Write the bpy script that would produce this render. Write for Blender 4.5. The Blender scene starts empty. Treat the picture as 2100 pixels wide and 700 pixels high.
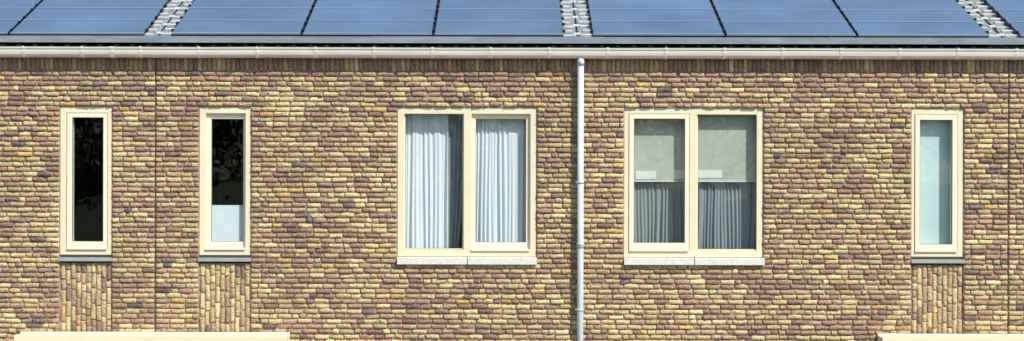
import bpy, math, random
import numpy as np
from mathutils import Matrix, Vector
random.seed(7); rng=np.random.default_rng(7)
S=0.00625; CZ=4.8; D=20.0
def PX(px,y=0.0): return (px-1050)*S*(D+y)/D
def PZ(py,y=0.0): return CZ+(350-py)*S*(D+y)/D
scene=bpy.context.scene
col=scene.collection

# ---------------- materials ----------------
def mat(name,color=(.5,.5,.5),rough=.6,metal=0,noise=0,nscale=8,bump=0,bscale=60,spec=.5,stretch=None):
    m=bpy.data.materials.new(name); m.use_nodes=True
    nt=m.node_tree; b=nt.nodes['Principled BSDF']
    b.inputs['Base Color'].default_value=(*color,1)
    b.inputs['Roughness'].default_value=rough; b.inputs['Metallic'].default_value=metal
    b.inputs['Specular IOR Level'].default_value=spec
    tc=nt.nodes.new('ShaderNodeTexCoord'); src=tc.outputs['Object']
    if stretch:
        mp=nt.nodes.new('ShaderNodeMapping'); mp.inputs['Scale'].default_value=stretch
        nt.links.new(src,mp.inputs[0]); src=mp.outputs[0]
    if noise:
        n=nt.nodes.new('ShaderNodeTexNoise'); n.inputs['Scale'].default_value=nscale; n.inputs['Detail'].default_value=6
        nt.links.new(src,n.inputs['Vector'])
        mr=nt.nodes.new('ShaderNodeMapRange'); mr.inputs[1].default_value=.3; mr.inputs[2].default_value=.7
        mr.inputs[3].default_value=1-noise; mr.inputs[4].default_value=1+noise
        nt.links.new(n.outputs['Fac'],mr.inputs[0])
        v=nt.nodes.new('ShaderNodeVectorMath'); v.operation='SCALE'; v.inputs[0].default_value=color
        nt.links.new(mr.outputs[0],v.inputs['Scale']); nt.links.new(v.outputs[0],b.inputs['Base Color'])
    if bump:
        n2=nt.nodes.new('ShaderNodeTexNoise'); n2.inputs['Scale'].default_value=bscale; n2.inputs['Detail'].default_value=5
        nt.links.new(src,n2.inputs['Vector'])
        bp=nt.nodes.new('ShaderNodeBump'); bp.inputs['Strength'].default_value=bump; bp.inputs['Distance'].default_value=.01
        nt.links.new(n2.outputs['Fac'],bp.inputs['Height']); nt.links.new(bp.outputs[0],b.inputs['Normal'])
    return m
M_cream=mat('cream_paint',(.80,.715,.49),.45,noise=.05,nscale=3,bump=.05,bscale=30)
M_cream2=mat('cream_paint_sash',(.84,.785,.59),.4,noise=.03,nscale=4)
M_gasket=mat('rubber_gasket',(.16,.145,.11),.6)
M_stone=mat('sill_stone',(.70,.68,.60),.8,noise=.12,nscale=20,bump=.2)
M_zsill=mat('zinc_sill',(.34,.37,.36),.5,noise=.1)
M_dark=mat('dark_sealant',(.06,.048,.038),.9)
M_mortar=mat('mortar',(.31,.25,.18),.95,noise=.35,nscale=15,bump=.5)
M_gutter=mat('gutter_pvc',(.68,.63,.55),.45,noise=.09,nscale=2,stretch=(1,6,6))
M_gutter2=mat('gutter_union',(.74,.69,.61),.45,noise=.05)
M_pipe=mat('pipe_zinc',(.54,.60,.63),.42,noise=.12,nscale=4,stretch=(3,3,.6))
M_tile=mat('black_roof_tile',(.022,.022,.025),.35,noise=.3,nscale=10)
M_flash=mat('grey_flashing',(.17,.20,.215),.5,noise=.18,nscale=3,bump=.15,bscale=8)
M_tray=mat('grey_roof_tray',(.22,.24,.24),.6,noise=.35,nscale=12)
M_alu=mat('aluminium_rail',(.70,.72,.70),.4,metal=.3,noise=.15)
M_pblack=mat('panel_black_frame',(.012,.012,.015),.4)
M_pedge=mat('panel_edge',(.25,.32,.41),.35)
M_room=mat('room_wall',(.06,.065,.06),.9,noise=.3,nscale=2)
M_blind=mat('blind_fabric',(.44,.475,.41),.85,noise=.07,nscale=3)
M_hem_patch=mat('blind_hem_and_patches',(.74,.75,.68),.7)  # hem bar, and the pale rectangles laid on the blinds
M_frost=mat('frosted_film',(.57,.74,.75),.5,noise=.06,nscale=2)
M_frostw=mat('white_film',(.72,.80,.85),.5,noise=.05,nscale=3)
def curtain_mat(name,c,alpha):
    m=mat(name,c,.9); nt=m.node_tree; b=nt.nodes['Principled BSDF']
    out=[n for n in nt.nodes if n.type=='OUTPUT_MATERIAL'][0]
    tr=nt.nodes.new('ShaderNodeBsdfTransparent'); mx=nt.nodes.new('ShaderNodeMixShader'); mx.inputs[0].default_value=alpha
    nt.links.new(tr.outputs[0],mx.inputs[1]); nt.links.new(b.outputs[0],mx.inputs[2]); nt.links.new(mx.outputs[0],out.inputs[0])
    return m
M_curt=curtain_mat('white_curtain',(.74,.80,.85),.97)
M_curtg=curtain_mat('grey_net_curtain',(.34,.39,.42),.80)
def glass_mat():
    m=bpy.data.materials.new('window_glass'); m.use_nodes=True; nt=m.node_tree
    out=[n for n in nt.nodes if n.type=='OUTPUT_MATERIAL'][0]
    tr=nt.nodes.new('ShaderNodeBsdfTransparent'); tr.inputs[0].default_value=(.94,.97,.96,1)
    g=nt.nodes.new('ShaderNodeBsdfGlossy'); g.inputs['Roughness'].default_value=.02
    f=nt.nodes.new('ShaderNodeFresnel')
    ge=nt.nodes.new('ShaderNodeNewGeometry'); mr=nt.nodes.new('ShaderNodeMapRange')
    mr.inputs[3].default_value=1.75; mr.inputs[4].default_value=1/1.75
    nt.links.new(ge.outputs['Backfacing'],mr.inputs[0]); nt.links.new(mr.outputs[0],f.inputs[0])
    n=nt.nodes.new('ShaderNodeTexNoise'); n.inputs['Scale'].default_value=1.6
    tc=nt.nodes.new('ShaderNodeTexCoord'); nt.links.new(tc.outputs['Object'],n.inputs['Vector'])
    bp=nt.nodes.new('ShaderNodeBump'); bp.inputs['Strength'].default_value=.12; bp.inputs['Distance'].default_value=.05
    nt.links.new(n.outputs['Fac'],bp.inputs['Height']); nt.links.new(bp.outputs[0],g.inputs['Normal'])
    mx=nt.nodes.new('ShaderNodeMixShader'); nt.links.new(f.outputs[0],mx.inputs[0])
    nt.links.new(tr.outputs[0],mx.inputs[1]); nt.links.new(g.outputs[0],mx.inputs[2]); nt.links.new(mx.outputs[0],out.inputs[0])
    return m
M_glass=glass_mat()
M_panel=mat('solar_cell_glass',(.105,.175,.27),.25,noise=.16,nscale=.9,spec=.6)

def brick_material():
    m=bpy.data.materials.new('mixed_clay_brick'); m.use_nodes=True; nt=m.node_tree; b=nt.nodes['Principled BSDF']
    L=nt.links
    a=nt.nodes.new('ShaderNodeAttribute'); a.attribute_name='bcol'
    tc=nt.nodes.new('ShaderNodeTexCoord')
    n=nt.nodes.new('ShaderNodeTexNoise'); n.inputs['Scale'].default_value=38; n.inputs['Detail'].default_value=6; n.inputs['Roughness'].default_value=.7
    L.new(tc.outputs['Object'],n.inputs['Vector'])
    mr=nt.nodes.new('ShaderNodeMapRange'); mr.inputs[1].default_value=.3; mr.inputs[2].default_value=.7; mr.inputs[3].default_value=.55; mr.inputs[4].default_value=1.45
    L.new(n.outputs['Fac'],mr.inputs[0])
    n4=nt.nodes.new('ShaderNodeTexNoise'); n4.inputs['Scale'].default_value=17; n4.inputs['Detail'].default_value=5; n4.inputs['Roughness'].default_value=.75
    L.new(tc.outputs['Object'],n4.inputs['Vector'])
    mr4=nt.nodes.new('ShaderNodeMapRange'); mr4.inputs[1].default_value=.5; mr4.inputs[2].default_value=.7; mr4.inputs[3].default_value=0; mr4.inputs[4].default_value=.6
    L.new(n4.outputs['Fac'],mr4.inputs[0])
    mx=nt.nodes.new('ShaderNodeMix'); mx.data_type='RGBA'; L.new(mr4.outputs[0],mx.inputs[0]); L.new(a.outputs['Color'],mx.inputs[6]); mx.inputs[7].default_value=(.45,.325,.195,1)
    v=nt.nodes.new('ShaderNodeVectorMath'); v.operation='SCALE'; L.new(mx.outputs[2],v.inputs[0]); L.new(mr.outputs[0],v.inputs['Scale'])
    n3=nt.nodes.new('ShaderNodeTexNoise'); n3.inputs['Scale'].default_value=.9; n3.inputs['Detail'].default_value=3
    L.new(tc.outputs['Object'],n3.inputs['Vector'])
    mr3=nt.nodes.new('ShaderNodeMapRange'); mr3.inputs[1].default_value=.3; mr3.inputs[2].default_value=.7; mr3.inputs[3].default_value=.88; mr3.inputs[4].default_value=1.1
    L.new(n3.outputs['Fac'],mr3.inputs[0])
    v2=nt.nodes.new('ShaderNodeVectorMath'); v2.operation='SCALE'; L.new(v.outputs[0],v2.inputs[0]); L.new(mr3.outputs[0],v2.inputs['Scale'])
    L.new(v2.outputs[0],b.inputs['Base Color'])
    b.inputs['Roughness'].default_value=.9; b.inputs['Specular IOR Level'].default_value=.2
    n2=nt.nodes.new('ShaderNodeTexNoise'); n2.inputs['Scale'].default_value=50; n2.inputs['Detail'].default_value=6
    L.new(tc.outputs['Object'],n2.inputs['Vector'])
    bp=nt.nodes.new('ShaderNodeBump'); bp.inputs['Strength'].default_value=1; bp.inputs['Distance'].default_value=.02
    L.new(n2.outputs['Fac'],bp.inputs['Height']); L.new(bp.outputs[0],b.inputs['Normal'])
    return m
M_brick=brick_material()

# ---------------- helpers ----------------
def link(ob,parent=None):
    col.objects.link(ob)
    if parent: ob.parent=parent
    return ob
def empty(name,loc=(0,0,0)):
    e=bpy.data.objects.new(name,None); e.empty_display_size=.3; col.objects.link(e); return e
class MB:
    def __init__(s,tf=None): s.v=[];s.f=[];s.m=[];s.mats=[];s.tf=tf
    def mi(s,m):
        if m not in s.mats: s.mats.append(m)
        return s.mats.index(m)
    def box(s,x0,x1,y0,y1,z0,z1,m):
        if x0>x1:x0,x1=x1,x0
        if y0>y1:y0,y1=y1,y0
        if z0>z1:z0,z1=z1,z0
        b=len(s.v)
        vs=[(x,y,z) for x in(x0,x1) for y in(y0,y1) for z in(z0,z1)]
        if s.tf: vs=[s.tf(*p) for p in vs]
        s.v+=vs
        for q in((0,1,3,2),(4,6,7,5),(0,4,5,1),(2,3,7,6),(0,2,6,4),(1,5,7,3)):
            s.f.append([b+i for i in q]); s.m.append(s.mi(m))
    def quad(s,pts,m):
        b=len(s.v); s.v+=[(s.tf(*p) if s.tf else p) for p in pts]; s.f.append([b+i for i in range(len(pts))]); s.m.append(s.mi(m))
    def extrude_x(s,prof,x0,x1,m,dz0=0,dz1=0):
        b=len(s.v); n=len(prof)
        for x,dz in((x0,dz0),(x1,dz1)):
            for (y,z) in prof: s.v.append((x,y,z+dz))
        k=s.mi(m)
        for i in range(n):
            j=(i+1)%n; s.f.append([b+i,b+j,b+n+j,b+n+i]); s.m.append(k)
        s.f.append([b+i for i in range(n)][::-1]); s.m.append(k)
        s.f.append([b+n+i for i in range(n)]); s.m.append(k)
    def cyl(s,cx,cy,r,z0,z1,m,n=20):
        b=len(s.v); k=s.mi(m)
        for z in(z0,z1):
            for i in range(n):
                a=2*math.pi*i/n; s.v.append((cx+r*math.cos(a),cy+r*math.sin(a),z))
        for i in range(n):
            j=(i+1)%n; s.f.append([b+i,b+j,b+n+j,b+n+i]); s.m.append(k)
        s.f.append([b+n+i for i in range(n)]); s.m.append(k); s.f.append([b+i for i in range(n)][::-1]); s.m.append(k)
    def obj(s,name,parent=None,bevel=0,smooth=False):
        me=bpy.data.meshes.new(name); me.from_pydata(s.v,[],s.f)
        for m in s.mats: me.materials.append(m)
        me.polygons.foreach_set('material_index',s.m); 
        if smooth: me.polygons.foreach_set('use_smooth',[True]*len(s.f))
        me.update()
        ob=bpy.data.objects.new(name,me); link(ob,parent)
        if bevel:
            bv=ob.modifiers.new('bevel','BEVEL'); bv.width=bevel; bv.segments=2; bv.limit_method='ANGLE'
        return ob

house=empty('brick_house')
XL,XR=-10.5,10.5
CH=10.355*S
T0=220.5
def rowz(k): return PZ(T0)-k*CH
ztop=6.36
ZB31=rowz(31); ZB45=rowz(45)
narrow=[(122,229),(408,514),(1870,1977)]
wide=[(815,1100.5),(1280,1565.5)]
openings=[]
for a,b in narrow: openings.append((PX(a),PX(b),ZB45,rowz(0)))
for a,b in wide: openings.append((PX(a),PX(b),ZB31,rowz(0)))
gf=[(PX(60),PX(250)),(PX(300),PX(560)),(PX(1860),PX(2060)),(PX(2110),PX(2370))]
GZT=rowz(48)
gfo=[]
for i,(a,b) in enumerate(gf):
    zb=.12 if i in(0,2) else .8
    gfo.append((a,b,zb,GZT)); openings.append((a,b,zb,GZT))
joints=[PX(318.5),PX(2068.5)]

# ---------------- bricks ----------------
bricks=[]
def cutspan(x0,x1,cuts):
    segs=[(x0,x1)]
    for a,b in cuts:
        ns=[]
        for s,e in segs:
            if b<=s or a>=e: ns.append((s,e)); continue
            if a>s: ns.append((s,a))
            if b<e: ns.append((b,e))
        segs=ns
    return segs
J=.0120
def fill(s,e,lo,hi,vert,yo,long=.190):
    L=e-s
    if L<.03: return
    p=s; first=True
    while p<e-1e-4:
        l=random.choices([long,.092,.140],[.66,.22,.12])[0]
        if first: l=random.choice([long,.09,.135,.06+random.random()*.12]); first=False
        l+=random.uniform(-.010,.010)
        if e-(p+l)<.055: l=e-p
        if l>.245: l=.5*l
        q=p+l
        a,b=p+J/2,min(q,e)-J/2
        if vert: bricks.append((lo,hi,a,b,1,yo))
        else: bricks.append((a,b,lo,hi,0,yo))
        p=q
vents=[PX(v) for v in range(-350,2500,290)]
k=-7
while True:
    zt=rowz(k); zb=rowz(k+1)
    if zt<.03: break
    cuts=[(j-.005,j+.005) for j in joints]
    for (a,b,z0,z1) in openings:
        if zt>z0+.02 and zb<z1-.02: cuts.append((a-.003,b+.003))
    if k==-7: cuts+=[(v-.011,v+.011) for v in vents]
    for s,e in cutspan(XL,XR,cuts):
        fill(s,e,max(zb,0.0)+J/2,zt-J/2,0,0)
    k+=1
zt=rowz(-7)
x=XL
while x<XR:
    w=CH*.93+random.uniform(-.004,.004)
    a,b=x+J/2,x+w-J/2
    if not any(a<j+.005 and b>j-.005 for j in joints): bricks.append((a,b,zt+J/2,zt+.205,1,0.001))
    x+=w
for a,b in narrow:
    x0,x1=PX(a)+.012,PX(b)-.012
    n=10; w=(x1-x0)/n
    for i in range(n):
        fill(ZB45+.004,ZB31-.004,x0+i*w+J/2-.001,x0+(i+1)*w-J/2+.001,True,.022,.205)
B=np.array(bricks); N=len(B); print('bricks',N)
NX,NZ=7,5
tx=np.array([0,0,.12,.5,.88,1,1.]); tz=np.array([0,0,.5,1,1.])
x0,x1,z0,z1,vt,yo=B.T
V=np.zeros((N,NX,NZ,3))
vert=vt>.5
def interp(t0,t1,t): return t0[:,None]+(t1-t0)[:,None]*t[None,:]
U0=np.where(vert,z0,x0);U1=np.where(vert,z1,x1);W0=np.where(vert,x0,z0);W1=np.where(vert,x1,z1)
U=interp(U0,U1,tx)[:,:,None]*np.ones((1,1,NZ)); W=interp(W0,W1,tz)[:,None,:]*np.ones((1,NX,1))
ju=rng.normal(0,.0026,(N,NX,NZ)); jw=rng.normal(0,.0028,(N,NX,NZ))
bow=rng.normal(0,.0028,(N,1,1))*np.sin(np.linspace(0,3.14,NX))[None,:,None]
tilt=rng.normal(0,.0023,(N,1,1))*np.linspace(-1,1,NX)[None,:,None]
U=U+ju; W=W+jw+bow+tilt
Y=rng.normal(0,.0040,(N,NX,NZ))+rng.normal(0,.0032,(N,1,1))+yo[:,None,None]
Y=Y+rng.normal(0,.003,(N,1,1))*np.linspace(-1,1,NX)[None,:,None]+rng.normal(0,.0030,(N,1,1))*np.linspace(-1,1,NZ)[None,None,:]
Y[:,1,:]+=.004;Y[:,-2,:]+=.004;Y[:,:,1]+=.0035;Y[:,:,-2]+=.0035
Y[:,[1,1,-2,-2],[1,-2,1,-2]]+=.003
for sl in (np.s_[:,0,:],np.s_[:,-1,:],np.s_[:,:,0],np.s_[:,:,-1]):
    Y[sl]=(yo[:,None]+.045)
U[:,0,:]=U[:,1,:];U[:,-1,:]=U[:,-2,:];W[:,:,0]=W[:,:,1];W[:,:,-1]=W[:,:,-2]
W[:,0,:]=W[:,1,:];W[:,-1,:]=W[:,-2,:];U[:,:,0]=U[:,:,1];U[:,:,-1]=U[:,:,-2]
V[...,1]=Y
vm=vert[:,None,None]
V[...,0]=np.where(vm,W,U); V[...,2]=np.where(vm,U,W)
pal=np.array([(.665,.535,.275),(.59,.46,.235),(.50,.375,.205),(.43,.26,.18),(.37,.215,.155),(.31,.195,.15),(.22,.15,.125),(.14,.125,.12),(.63,.39,.14)])
cx=(x0+x1)/2; cz=(z0+z1)/2
field=np.sin(cx*1.3+cz*2.1)+np.sin(cx*2.9-cz*1.7+1)+np.sin(cx*.7+cz*4.3+2)
field=field/3
prow=rng.normal(0,.25,400); ri=np.clip((cz/CH).astype(int),0,399)
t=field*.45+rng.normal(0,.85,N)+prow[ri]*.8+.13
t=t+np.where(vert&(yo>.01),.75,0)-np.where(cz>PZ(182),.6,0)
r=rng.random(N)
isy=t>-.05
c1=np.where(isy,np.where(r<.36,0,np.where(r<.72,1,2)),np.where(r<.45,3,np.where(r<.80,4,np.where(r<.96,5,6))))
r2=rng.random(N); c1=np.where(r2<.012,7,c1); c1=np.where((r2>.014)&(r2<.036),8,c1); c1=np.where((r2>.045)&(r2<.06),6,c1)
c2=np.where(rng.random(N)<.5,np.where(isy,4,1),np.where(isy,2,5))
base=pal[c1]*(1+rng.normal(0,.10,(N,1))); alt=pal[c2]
mixf=rng.random((N,NX,NZ)); 
ph=rng.random((N,1,1))*6.28; fr=rng.uniform(2,7,(N,1,1))
mixf=.55*mixf+.45*(.5+.5*np.sin(np.linspace(0,1,NX)[None,:,None]*fr+ph))
mixf=np.clip((mixf-.48)*2.8,0,.9)*rng.uniform(.25,1,(N,1,1))
C=base[:,None,None,:]*(1-mixf[...,None])+alt[:,None,None,:]*mixf[...,None]
C[:,[0,-1],:,:]*=.65; C[:,:,[0,-1],:]*=.65
C=np.clip(C,.02,.8)
nv=N*NX*NZ
idx=np.arange(NX*NZ).reshape(NX,NZ)
q=np.stack([idx[:-1,:-1],idx[1:,:-1],idx[1:,1:],idx[:-1,1:]],-1).reshape(-1,4)
F=(q[None]+(np.arange(N)*NX*NZ)[:,None,None])
F=np.where(vert[:,None,None],F[:,:,::-1],F).reshape(-1,4)
me=bpy.data.meshes.new('brickwork')
me.vertices.add(nv); me.vertices.foreach_set('co',V.reshape(-1))
me.loops.add(F.size); me.loops.foreach_set('vertex_index',F.reshape(-1).astype(np.int32))
me.polygons.add(len(F)); me.polygons.foreach_set('loop_start',np.arange(0,F.size,4,dtype=np.int32))
me.update(calc_edges=True)
at=me.color_attributes.new('bcol','FLOAT_COLOR','POINT')
at.data.foreach_set('color',np.concatenate([C,np.ones(C.shape[:-1]+(1,))],-1).reshape(-1).astype(np.float32))
me.materials.append(M_brick)
link(bpy.data.objects.new('brickwork',me),house)

YM=.017
mb=MB()
xs=sorted(set([XL,XR]+[o[0] for o in openings]+[o[1] for o in openings]))
zs=sorted(set([0,ztop]+[o[2] for o in openings]+[o[3] for o in openings]))
for i in range(len(xs)-1):
    for j in range(len(zs)-1):
        mx,mz=(xs[i]+xs[i+1])/2,(zs[j]+zs[j+1])/2
        if any(o[0]<mx<o[1] and o[2]<mz<o[3] for o in openings): continue
        mb.quad([(xs[i],YM,zs[j]),(xs[i+1],YM,zs[j]),(xs[i+1],YM,zs[j+1]),(xs[i],YM,zs[j+1])],M_mortar)
for a,b,c,d in openings:
    y0,y1=YM,.15
    mb.quad([(a,y0,c),(a,y1,c),(a,y1,d),(a,y0,d)],M_mortar); mb.quad([(b,y0,c),(b,y0,d),(b,y1,d),(b,y1,c)],M_mortar)
    mb.quad([(a,y0,d),(a,y1,d),(b,y1,d),(b,y0,d)],M_mortar); mb.quad([(a,y0,c),(b,y0,c),(b,y1,c),(a,y1,c)],M_mortar)
for a,b in narrow: mb.quad([(PX(a),.036,ZB45),(PX(b),.036,ZB45),(PX(b),.036,ZB31),(PX(a),.036,ZB31)],M_mortar)
mb.obj('mortar_wall',house)
mb=MB()
for j in joints: mb.box(j-.005,j+.005,.010,.02,0,ztop-.02,M_dark)
for v in vents: mb.box(v-.009,v+.009,.0135,.016,rowz(-6)+.006,rowz(-7)-.006,M_dark)
mb.obj('expansion_joints_and_vents',house)
mb=MB(); YB=9.0
mb.box(XL,XL+.2,.05,YB,0,ztop,M_mortar); mb.box(XR-.2,XR,.05,YB,0,ztop,M_mortar); mb.box(XL,XR,YB,YB+.2,0,ztop,M_mortar)
for xx in (XL,XR-.2):
    mb.quad([(xx+.1,0,ztop),(xx+.1,YB,ztop),(xx+.1,YB/2,ztop+YB/2*.4037)],M_mortar)
mb.obj('side_and_back_walls',house)

# ---------------- windows ----------------
def ring(mb,ax,bx,ay,by,l,r,t,b,y0,y1,m):
    mb.box(PX(ax),PX(ax+l),y0,y1,PZ(by),PZ(ay),m)
    mb.box(PX(bx-r),PX(bx),y0,y1,PZ(by),PZ(ay),m)
    mb.box(PX(ax+l),PX(bx-r),y0+.0006,y1-.001,PZ(ay+t),PZ(ay),m)
    mb.box(PX(ax+l),PX(bx-r),y0+.0006,y1-.001,PZ(by),PZ(by-b),m)
def window(name,x0,x1,y0,y1,lights,mull=None,thick=(13,12,13,14)):
    l,r,t,b=thick
    mb=MB(); yf=.028
    ring(mb,x0+.4,x1-.4,y0+.4,y1,l,r,t,b,yf,.13,M_cream)
    if mull: mb.box(PX(mull[0]),PX(mull[1]),yf+.001,.129,PZ(y1-b),PZ(y0+t),M_cream)
    gl=MB()
    for kind,(ax,bx,ay,by),(gx0,gx1,gy0,gy1) in lights:
        if kind=='fixed': ys=yf+.03
        elif kind=='flush': ys=yf-.012
        else: ys=yf+.045
        g=.6
        ring(mb,ax+g,bx-g,ay+g,by-g,gx0-ax-g,bx-gx1-g,gy0-ay-g,by-gy1-g,ys,.12,M_cream2)
        ring(mb,gx0-.3,gx1+.3,gy0-.3,gy1+.3,1.2,1.2,1.2,1.2,ys+.006,ys+.03,M_gasket)
        if kind=='flush':
            ring(mb,ax-.9,bx+.9,ay-.9,by+.9,1.4,1.4,1.4,1.4,yf-.0015,yf+.02,M_gasket)
        if kind!='fixed':
            mb.box(PX(ax+1),PX(bx-1),yf-.022,ys+.01,PZ(by+2.2),PZ(by-1.5),M_cream2)
        yg=ys+.022
        gl.quad([(PX(gx0),yg,PZ(gy1)),(PX(gx1),yg,PZ(gy1)),(PX(gx1),yg,PZ(gy0)),(PX(gx0),yg,PZ(gy0))],M_glass)
    o=mb.obj(name,house,bevel=.0025)
    g=gl.obj(name+'_glass',house)
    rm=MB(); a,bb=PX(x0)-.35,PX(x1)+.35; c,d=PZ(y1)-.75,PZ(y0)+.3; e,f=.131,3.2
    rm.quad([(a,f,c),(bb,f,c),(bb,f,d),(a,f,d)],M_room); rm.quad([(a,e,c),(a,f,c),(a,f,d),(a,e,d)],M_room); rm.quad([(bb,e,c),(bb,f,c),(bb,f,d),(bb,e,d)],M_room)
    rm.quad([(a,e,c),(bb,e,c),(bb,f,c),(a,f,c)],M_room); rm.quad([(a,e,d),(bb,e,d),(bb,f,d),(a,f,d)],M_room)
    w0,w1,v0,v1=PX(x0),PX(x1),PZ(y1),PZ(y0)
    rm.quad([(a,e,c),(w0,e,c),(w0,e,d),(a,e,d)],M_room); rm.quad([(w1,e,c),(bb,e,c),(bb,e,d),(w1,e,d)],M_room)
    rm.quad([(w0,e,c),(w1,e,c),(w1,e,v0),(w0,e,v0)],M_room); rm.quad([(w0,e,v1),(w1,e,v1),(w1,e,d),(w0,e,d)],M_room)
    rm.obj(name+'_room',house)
window('narrow_window_a',122,229,220.5,525,[('flush',(136,219,234,512),(147,211,243,498))],thick=(14.5,11,13.5,12))
window('narrow_window_b',408,514,220.5,525,[('rec',(420,503,233,512),(431,497,245,498))],thick=(13,11,13,12))
window('narrow_window_c',1870,1977,220.5,525,[('flush',(1877,1965,233,513),(1887,1954,244,500))],thick=(9,12,13,12))
window('wide_window_a',815,1100.5,220.5,527,[('fixed',(827,952,233,513),(830,948.5,234.5,511)),('rec',(966,1088,233,513),(975,1079,244,498))],mull=(951,967),thick=(13,12.5,13,14))
window('wide_window_b',1280,1565.5,220.5,527,[('flush',(1290,1414,233,513),(1300,1405,243,498)),('fixed',(1429,1554,233,513),(1432,1552.5,234.5,511)),],mull=(1413,1430),thick=(11,12.5,13,14))
mb=MB()
for a,b,mid in((815,1101.5,959),(1280,1567.5,1424)):
    z0_,z1_=ZB31-.008,PZ(527)-.001
    for p,q_ in((a,mid-.7),(mid+.7,b)):
        bidx=len(mb.v)
        mb.box(PX(p),PX(q_),-.045,.12,z0_,z1_,M_stone)
        for i in range(bidx,bidx+8):
            v=mb.v[i]
            if v[1]<0 and v[2]>z0_+.01: mb.v[i]=(v[0],v[1],v[2]-.012)
    mb.box(PX(mid-.7),PX(mid+.7),-.03,.11,z0_+.005,z1_-.014,M_dark)
mb.obj('stone_sills',house,bevel=.004)
mb=MB()
for a,b in narrow:
    mb.box(PX(a)-.008,PX(b)+.008,-.022,.12,PZ(538),PZ(530.5),M_zsill)
    mb.box(PX(a)+.003,PX(b)-.003,.03,.12,PZ(530.5)+.0005,PZ(525)-.001,M_dark)
mb.obj('zinc_sills',house,bevel=.002)
mb=MB(); mb.box(PX(429),PX(499),.150,.156,PZ(502),PZ(423),M_frostw); mb.obj('frosted_window_film')
def curtain(name,ax,bx,ay,by,m,y=.2,amp=.02,nf=9,seed=1,tail=None):
    r=random.Random(seed); nx=int((bx-ax)*1.6); nz=14
    ph=[(r.uniform(.45,2.0)*nf,r.uniform(0,6.28),r.uniform(.4,1)) for _ in range(6)]
    vs=[];fs=[]
    for j in range(nz+1):
        v=j/nz
        for i in range(nx+1):
            u=i/nx
            uu=u+.012*math.sin(v*3+u*9+seed)
            o=sum(a*math.sin(2*math.pi*f*uu+p+v*.9*math.sin(f)) for f,p,a in ph)/2.4
            o=math.copysign(abs(o)**.8,o)
            yy=y+o*amp*(.55+.6*v)
            xx=ax+(bx-ax)*u
            if tail: xx=ax+(bx-ax)*u*(1-tail*v*v)
            vs.append((PX(xx,.0),yy,PZ(ay+(by-ay)*v)))
    for j in range(nz):
        for i in range(nx):
            a=j*(nx+1)+i; fs.append((a,a+nx+1,a+nx+2,a+1))
    me=bpy.data.meshes.new(name); me.from_pydata(vs,[],fs); me.materials.append(m)
    me.polygons.foreach_set('use_smooth',[True]*len(fs))
    return link(bpy.data.objects.new(name,me))
curtain('curtain',822,918,226,518,M_curt,y=.21,amp=.028,nf=6,seed=3)
curtain('curtain',912,953,226,518,M_curtg,y=.25,amp=.02,nf=3,seed=5,tail=.35)
curtain('curtain',958,1086,226,518,M_curt,y=.20,amp=.026,nf=9,seed=9)
curtain('net_curtain',1292,1414,360,518,M_curtg,y=.24,amp=.022,nf=9,seed=12)
curtain('net_curtain',1426,1560,360,518,M_curtg,y=.24,amp=.022,nf=10,seed=15)
def blind(name,ax,bx,ay,by,m,patches=()):
    mb=MB(); mb.box(PX(ax),PX(bx),.170,.173,PZ(by),PZ(ay),m); mb.box(PX(ax),PX(bx),.166,.178,PZ(by+2.5),PZ(by)-.0005,M_hem_patch)
    for t0,t1,u0,u1 in patches: mb.box(PX(t0),PX(t1),.1655,.1685,PZ(u1),PZ(u0),M_hem_patch)  # plain pale rectangles added on the face of the blind
    mb.obj(name)
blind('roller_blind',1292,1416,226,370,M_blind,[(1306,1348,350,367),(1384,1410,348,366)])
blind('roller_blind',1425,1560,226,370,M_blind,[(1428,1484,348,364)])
blind('frosted_blind',1880,1962,236,512,M_frost)

# ---------------- roof ----------------
TH=math.atan(.4037); ct,st=math.cos(TH),math.sin(TH)
Y0,Z0=.25,PZ(75,.25)
def rt(x,s,h): return (x,Y0+s*ct-h*st,Z0+s*st+h*ct)
def RX(px): return PX(px,.25)
smax=(YB/2-Y0)/ct
vs=[];fs=[]
xsn=int((XR-XL+.4)/.0125); pw=.2075
srows=[]; s=-.375; CO=.34
while s<smax: srows.append(s); s+=CO
def prof(x):
    t=(x/pw)%1
    return .024*math.exp(-((t-.5)/.13)**2)-.008*math.exp(-((t-.85)/.05)**2)
for s0 in srows:
    s1=min(s0+CO+.02,smax); b=len(vs)
    for (ss,hh) in((s0,-.085),(s0,-.050),(s1,-.078)):
        for i in range(xsn+1):
            x=XL-.2+i*.0125
            vs.append(rt(x,ss+ (.006*math.sin(int(x/pw)*7.3) if ss==s0 else 0),hh+prof(x)))
    for r_ in range(2):
        for i in range(xsn):
            a=b+r_*(xsn+1)+i; fs.append((a,a+1,a+xsn+2,a+xsn+1))
me=bpy.data.meshes.new('roof_tiles'); me.from_pydata(vs,[],fs); me.materials.append(M_tile)
link(bpy.data.objects.new('roof_tiles',me),house)
mb=MB(tf=rt)
mb.box(XL-.2,XR+.2,-.34,smax,-.16,-.1,M_dark)
mb.obj('roof_deck',house)
mb=MB()
yr=YB/2; zr=Z0+(yr-Y0)*.4037-.06
mb.quad([(XL-.2,yr,zr),(XR+.2,yr,zr),(XR+.2,YB+.4,zr-(YB+.4-yr)*.4037),(XL-.2,YB+.4,zr-(YB+.4-yr)*.4037)],M_tile)
mb.box(XL-.2,XR+.2,yr-.1,yr+.1,zr-.03,zr+.06,M_tile)
mb.obj('rear_roof_slope',house)
mb=MB(tf=rt); x=XL-.2; i=0
while x<XR:
    w=2.96; h=-.008+.0025*(i%2)
    mb.box(x,min(x+w+.03,XR+.2),-.275+random.uniform(-.006,.006),.02,h-.004,h,M_flash); x+=w;i+=1
mb.obj('lead_flashing',house,bevel=.0015)
groups=[[-525,-252,18,297],[349,618,888,1157],[1213,1487,1757,2030],[2090,2360,2600]]
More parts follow.
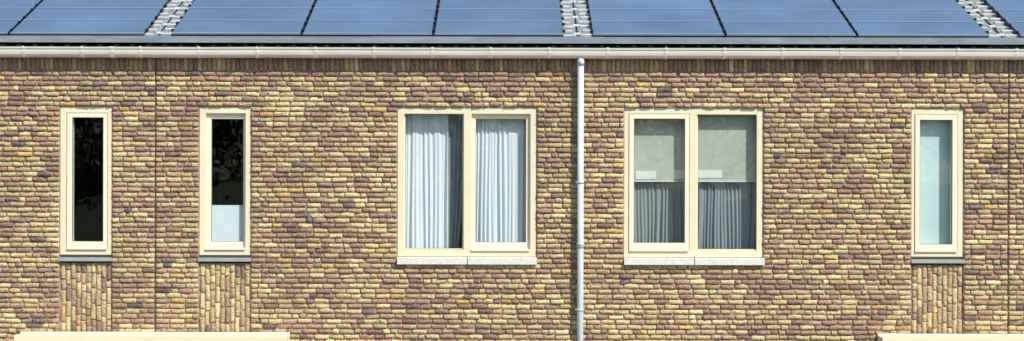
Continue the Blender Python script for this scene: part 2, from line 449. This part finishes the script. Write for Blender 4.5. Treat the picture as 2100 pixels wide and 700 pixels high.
gaps=[(297,349),(1157,1213),(2030,2090)]
RH=.58
mb=MB(tf=rt)
for a,b in gaps: mb.box(RX(a)-.05,RX(b)+.05,-.0,smax-.2,-.055,-.024,M_tray)
mb.obj('roof_gap_tray',house)
mb=MB(tf=rt)
for a,b in gaps:
    xa,xb=RX(a),RX(b); w=xb-xa; 
    s=.06;kk=0
    while s<5*RH:
        d=random.uniform(-.02,.02)
        mb.box(xa-.03,xa+w*(.36+random.uniform(-.12,.08)),s+d,s+d+.045,-.023,.002,M_alu)
        mb.box(xa+w*(.62+random.uniform(-.08,.1)),xb+.03,s+.03+d,s+.075+d,-.023,.002,M_alu)
        if kk%2==0: mb.box(xa+w*.36,xa+w*.60,s+.05,s+.13,-.024,-.004,M_alu)
        mb.box(xa+w*.46,xa+w*.52,s-.06,s+.2,-.023,-.010,M_tile)
        s+=.193;kk+=1
mb.obj('mounting_rails',house,bevel=.003)
for g in groups:
    mb=MB(tf=rt)
    for i in range(len(g)-1):
        xa,xb=RX(g[i])+.014,RX(g[i+1])-.014
        for k in range(6):
            s0=k*RH+.006; s1=(k+1)*RH-.006
            dh=random.uniform(-.0015,.0015)
            mb.box(xa,xb,s0,s1,.0+dh,.030+dh,M_pblack)
            mb.box(xa+.008,xb-.008,s0+.020,s1-.010,.028+dh,.033+dh,M_panel)
            mb.box(xa+.004,xb-.004,s0-.002,s0+.017,.016+dh,.0365+dh,M_pedge)
            if i>0:
                for q_ in(.12,.46): mb.box(xa-.034,xa+.006,s0+q_,s0+q_+.04,.02,.046,M_pblack)
            for q_ in(.12,.44):
                if i==0 : mb.box(xa-.03,xa+.008,s0+q_,s0+q_+.035,.015,.045,M_pblack)
                if i==len(g)-2: mb.box(xb-.008,xb+.03,s0+q_,s0+q_+.035,.015,.045,M_pblack)
        if i>0: mb.box(RX(g[i])-.016,RX(g[i])+.016,.0,6*RH,-.03,.012,M_pblack)
    mb.box(RX(g[0])+.02,RX(g[-1])-.02,.02,6*RH,-.04,-.002,M_pblack)
    mb.obj('solar_panel_array')

# ---------------- gutter ----------------
gt=PZ(98.5,-.16); gb=PZ(119.3,-.14)
def gprof(o=0):
    return [(-.012,gt+.01),(-.012,gb+.035-o),(-.02,gb-o),(-.115,gb-o),(-.135,gb+.012-o),(-.150,gb+.035),(-.156-o,gb+.065),(-.157-o,gt-.028),(-.166-o,gt-.022),(-.168-o,gt-.004+o),(-.160,gt+o),(-.150+o,gt-.004),(-.146,gb+.06),(-.125,gb+.02),(-.03,gb+.008),(-.020,gb+.04),(-.019,gt+.009)]
mb=MB()
ux=[PX(55+118.9*k) for k in range(-6,24)]
prev=XL-.2; pd=0
for u in ux+[XR+.2]:
    if u>prev:
        nd=random.uniform(-.003,.003); mb.extrude_x(gprof(0),prev,min(u,XR+.2),M_gutter,pd,nd); prev=u; pd=nd
for u in ux: 
    if XL<u<XR: mb.extrude_x(gprof(.0045),u-.02,u+.02,M_gutter2); mb.box(u-.004,u+.004,-.174,-.150,gt-.02,gt+.012,M_gutter2)
for u in(PX(235),): mb.extrude_x(gprof(.0055),u-.03,u+.03,M_gutter2)
mb.obj('rain_gutter')
pc=PX(1190); mb=MB(); yc=-.082; R=.0405
mb.cyl(pc,yc,R,.05,gb-.0005,M_pipe,28)
mb.cyl(pc,yc,R+.006,gb-.09,gb-.001,M_pipe,28)
for py in(372,632): mb.cyl(pc,yc,R+.006,PZ(py+4),PZ(py),M_pipe,28); mb.box(pc-.062,pc-.03,yc-.012,yc+.012,PZ(py+4),PZ(py),M_pipe); mb.box(pc-.008,pc+.008,yc+R,.01,PZ(py+4)+.002,PZ(py)-.002,M_pipe)
mb.cyl(pc,yc,R+.005,PZ(508),PZ(498),M_pipe,28); mb.cyl(pc,yc,R+.008,PZ(502),PZ(498)-.001,M_pipe,28)
ob=mb.obj('drainpipe')
for p in ob.data.polygons:
    if len(p.vertices)==4 and abs(p.normal.z)<.1: p.use_smooth=True

# ---------------- canopies and ground floor ----------------
for a,b,top in((29,589,686),(1811,2420,687)):
    mb=MB(); yf=-.30
    x0_,x1_=PX(a,yf),PX(b,yf); zt_=PZ(691,yf)
    mb.box(x0_,x1_,yf,-.012,zt_-.14,zt_,M_cream); mb.box(x0_+.02,x1_-.02,yf+.02,-.013,zt_-.19,zt_-.1405,M_cream2)
    mb.box(x0_,x1_,-.045,-.0125,zt_+.0005,zt_+.022,M_cream2)
    mb.obj('door_canopy',house,bevel=.004)
for i,(a,b,c,d) in enumerate(gfo):
    mb=MB(); e=.07
    mb.box(a+.003,a+e,.03,.12,c,d-.003,M_cream); mb.box(b-e,b-.003,.03,.12,c,d-.003,M_cream)
    mb.box(a+e,b-e,.031,.119,d-e,d-.003,M_cream); mb.box(a+e,b-e,.031,.119,c,c+e,M_cream)
    if i in(0,2):
        mb.box(a+e,b-e,.06,.10,c+e,d-e,M_cream2); mb.box(b-e-.12,b-e-.1,.02,.06,1.0,1.15,M_alu)
        mb.obj('front_door',house,bevel=.003)
    else:
        mb.box((a+b)/2-.03,(a+b)/2+.03,.031,.119,c+e,d-e,M_cream)
        mb.quad([(a+e,.08,c+e),(b-e,.08,c+e),(b-e,.08,d-e),(a+e,.08,d-e)],M_glass)
        mb.quad([(a,1.5,c),(b,1.5,c),(b,1.5,d),(a,1.5,d)],M_room)
        mb.obj('ground_floor_window',house,bevel=.003)

# ---------------- ground ----------------
M_grass=mat('grass',(.06,.09,.03),.95,noise=.35,nscale=1.5,bump=.5,bscale=30)
M_pave=mat('paving',(.27,.25,.22),.9,noise=.15,nscale=4,bump=.2)
M_asph=mat('asphalt',(.05,.05,.052),.9,noise=.2,nscale=10,bump=.3)
mb=MB(); mb.quad([(-600,-600,-.02),(600,-600,-.02),(600,600,-.02),(-600,600,-.02)],M_grass); mb.obj('ground')
mb=MB(); mb.box(-60,60,-5.5,-.01,-.1,-.004,M_pave); mb.box(-60,60,-5.65,-5.5,-.1,.0,M_stone); mb.obj('pavement')
mb=MB(); mb.quad([(-60,-11.5,-.012),(60,-11.5,-.012),(60,-5.65,-.012),(-60,-5.65,-.012)],M_asph); mb.obj('road')

# ---------------- trees across the street ----------------
M_leaf=mat('leaves',(.075,.11,.045),.7,noise=.5,nscale=1.2)
M_bark=mat('bark',(.10,.08,.06),.95,noise=.3,bump=.5)
def tree_mesh(seed):
    r=np.random.default_rng(seed); v=[];f=[];mi=[]
    def limb(p,q,r0,r1,n=8):
        p=Vector(p);q=Vector(q);d=(q-p).normalized();a=d.orthogonal().normalized();b=d.cross(a);s=len(v)
        for c,rr in((p,r0),(q,r1)):
            for i in range(n):
                t=2*math.pi*i/n; v.append(tuple(c+a*rr*math.cos(t)+b*rr*math.sin(t)))
        for i in range(n): j=(i+1)%n; f.append((s+i,s+j,s+n+j,s+n+i)); mi.append(1)
    limb((0,0,0),(.1,0,4),.32,.22); limb((.1,0,4),(0,.2,9),.22,.06)
    cl=[]
    for i in range(26):
        a=r.uniform(0,6.28);R=r.uniform(.8,3.6);z=r.uniform(3.2,10.5); R*=1-.06*abs(z-6)**1.3*.6
        c=(R*math.cos(a),R*math.sin(a),z); cl.append(c)
        if i%3==0: limb((.05,0,min(z-1,6)),c,.10,.03,6)
    for c in cl:
        rr=r.uniform(.9,1.7)
        for _ in range(230):
            d=r.normal(size=3); d/=np.linalg.norm(d); p=np.array(c)+d*rr*r.uniform(.5,1)**.5*np.array([1,1,.8])
            a=r.normal(size=3);a/=np.linalg.norm(a);b=np.cross(a,r.normal(size=3));b/=np.linalg.norm(b);s_=r.uniform(.09,.2)
            s=len(v)
            for u,w in((-1,0),(0,-.6),(1,0),(0,.6)): v.append(tuple(p+a*u*s_+b*w*s_))
            f.append((s,s+1,s+2,s+3)); mi.append(0)
    me=bpy.data.meshes.new('tree'); me.from_pydata(v,[],f); me.materials.append(M_leaf); me.materials.append(M_bark)
    me.polygons.foreach_set('material_index',mi); return me
tm=[tree_mesh(1),tree_mesh(2)]
for i in range(14):
    o=bpy.data.objects.new('tree',tm[i%2]); col.objects.link(o)
    o.location=(-34+i*5.2+random.uniform(-.8,.8),-40-(i%2)*5+random.uniform(-1,1),0); o.rotation_euler[2]=random.uniform(0,6.28)
    s=random.uniform(.9,1.2); o.scale=(s,s,s)

# ---------------- light ----------------
EL=math.radians(47); AZ=math.radians(40)
sd=Vector((math.sin(AZ)*math.cos(EL),-math.cos(AZ)*math.cos(EL),math.sin(EL)))
sun=bpy.data.lights.new('sun','SUN'); sun.energy=5; sun.angle=math.radians(.5); sun.color=(1,.97,.91)
so=bpy.data.objects.new('sun',sun); col.objects.link(so); so.rotation_euler=sd.to_track_quat('Z','Y').to_euler(); so.location=(10,-15,20)
w=bpy.data.worlds.new('World'); scene.world=w; w.use_nodes=True; nt=w.node_tree
bg=nt.nodes['Background']; sk=nt.nodes.new('ShaderNodeTexSky'); sk.sky_type='NISHITA'; sk.sun_disc=False
sk.sun_elevation=EL; sk.sun_rotation=math.atan2(sd.x,sd.y)
nt.links.new(sk.outputs[0],bg.inputs[0]); bg.inputs[1].default_value=.15
# ---------------- camera ----------------
cd=bpy.data.cameras.new('camera'); cam=bpy.data.objects.new('camera',cd); col.objects.link(cam)
cd.sensor_fit='HORIZONTAL'; cd.sensor_width=36; cd.lens=36*(D/S)/2100; cd.clip_end=2000
cam.matrix_world=Matrix.Translation((0,-D,CZ))@Matrix.Rotation(math.radians(90),4,'X')@Matrix.Rotation(.0024,4,'Z')
scene.camera=cam
scene.view_settings.view_transform='Standard'; scene.view_settings.look='None'; scene.view_settings.exposure=0
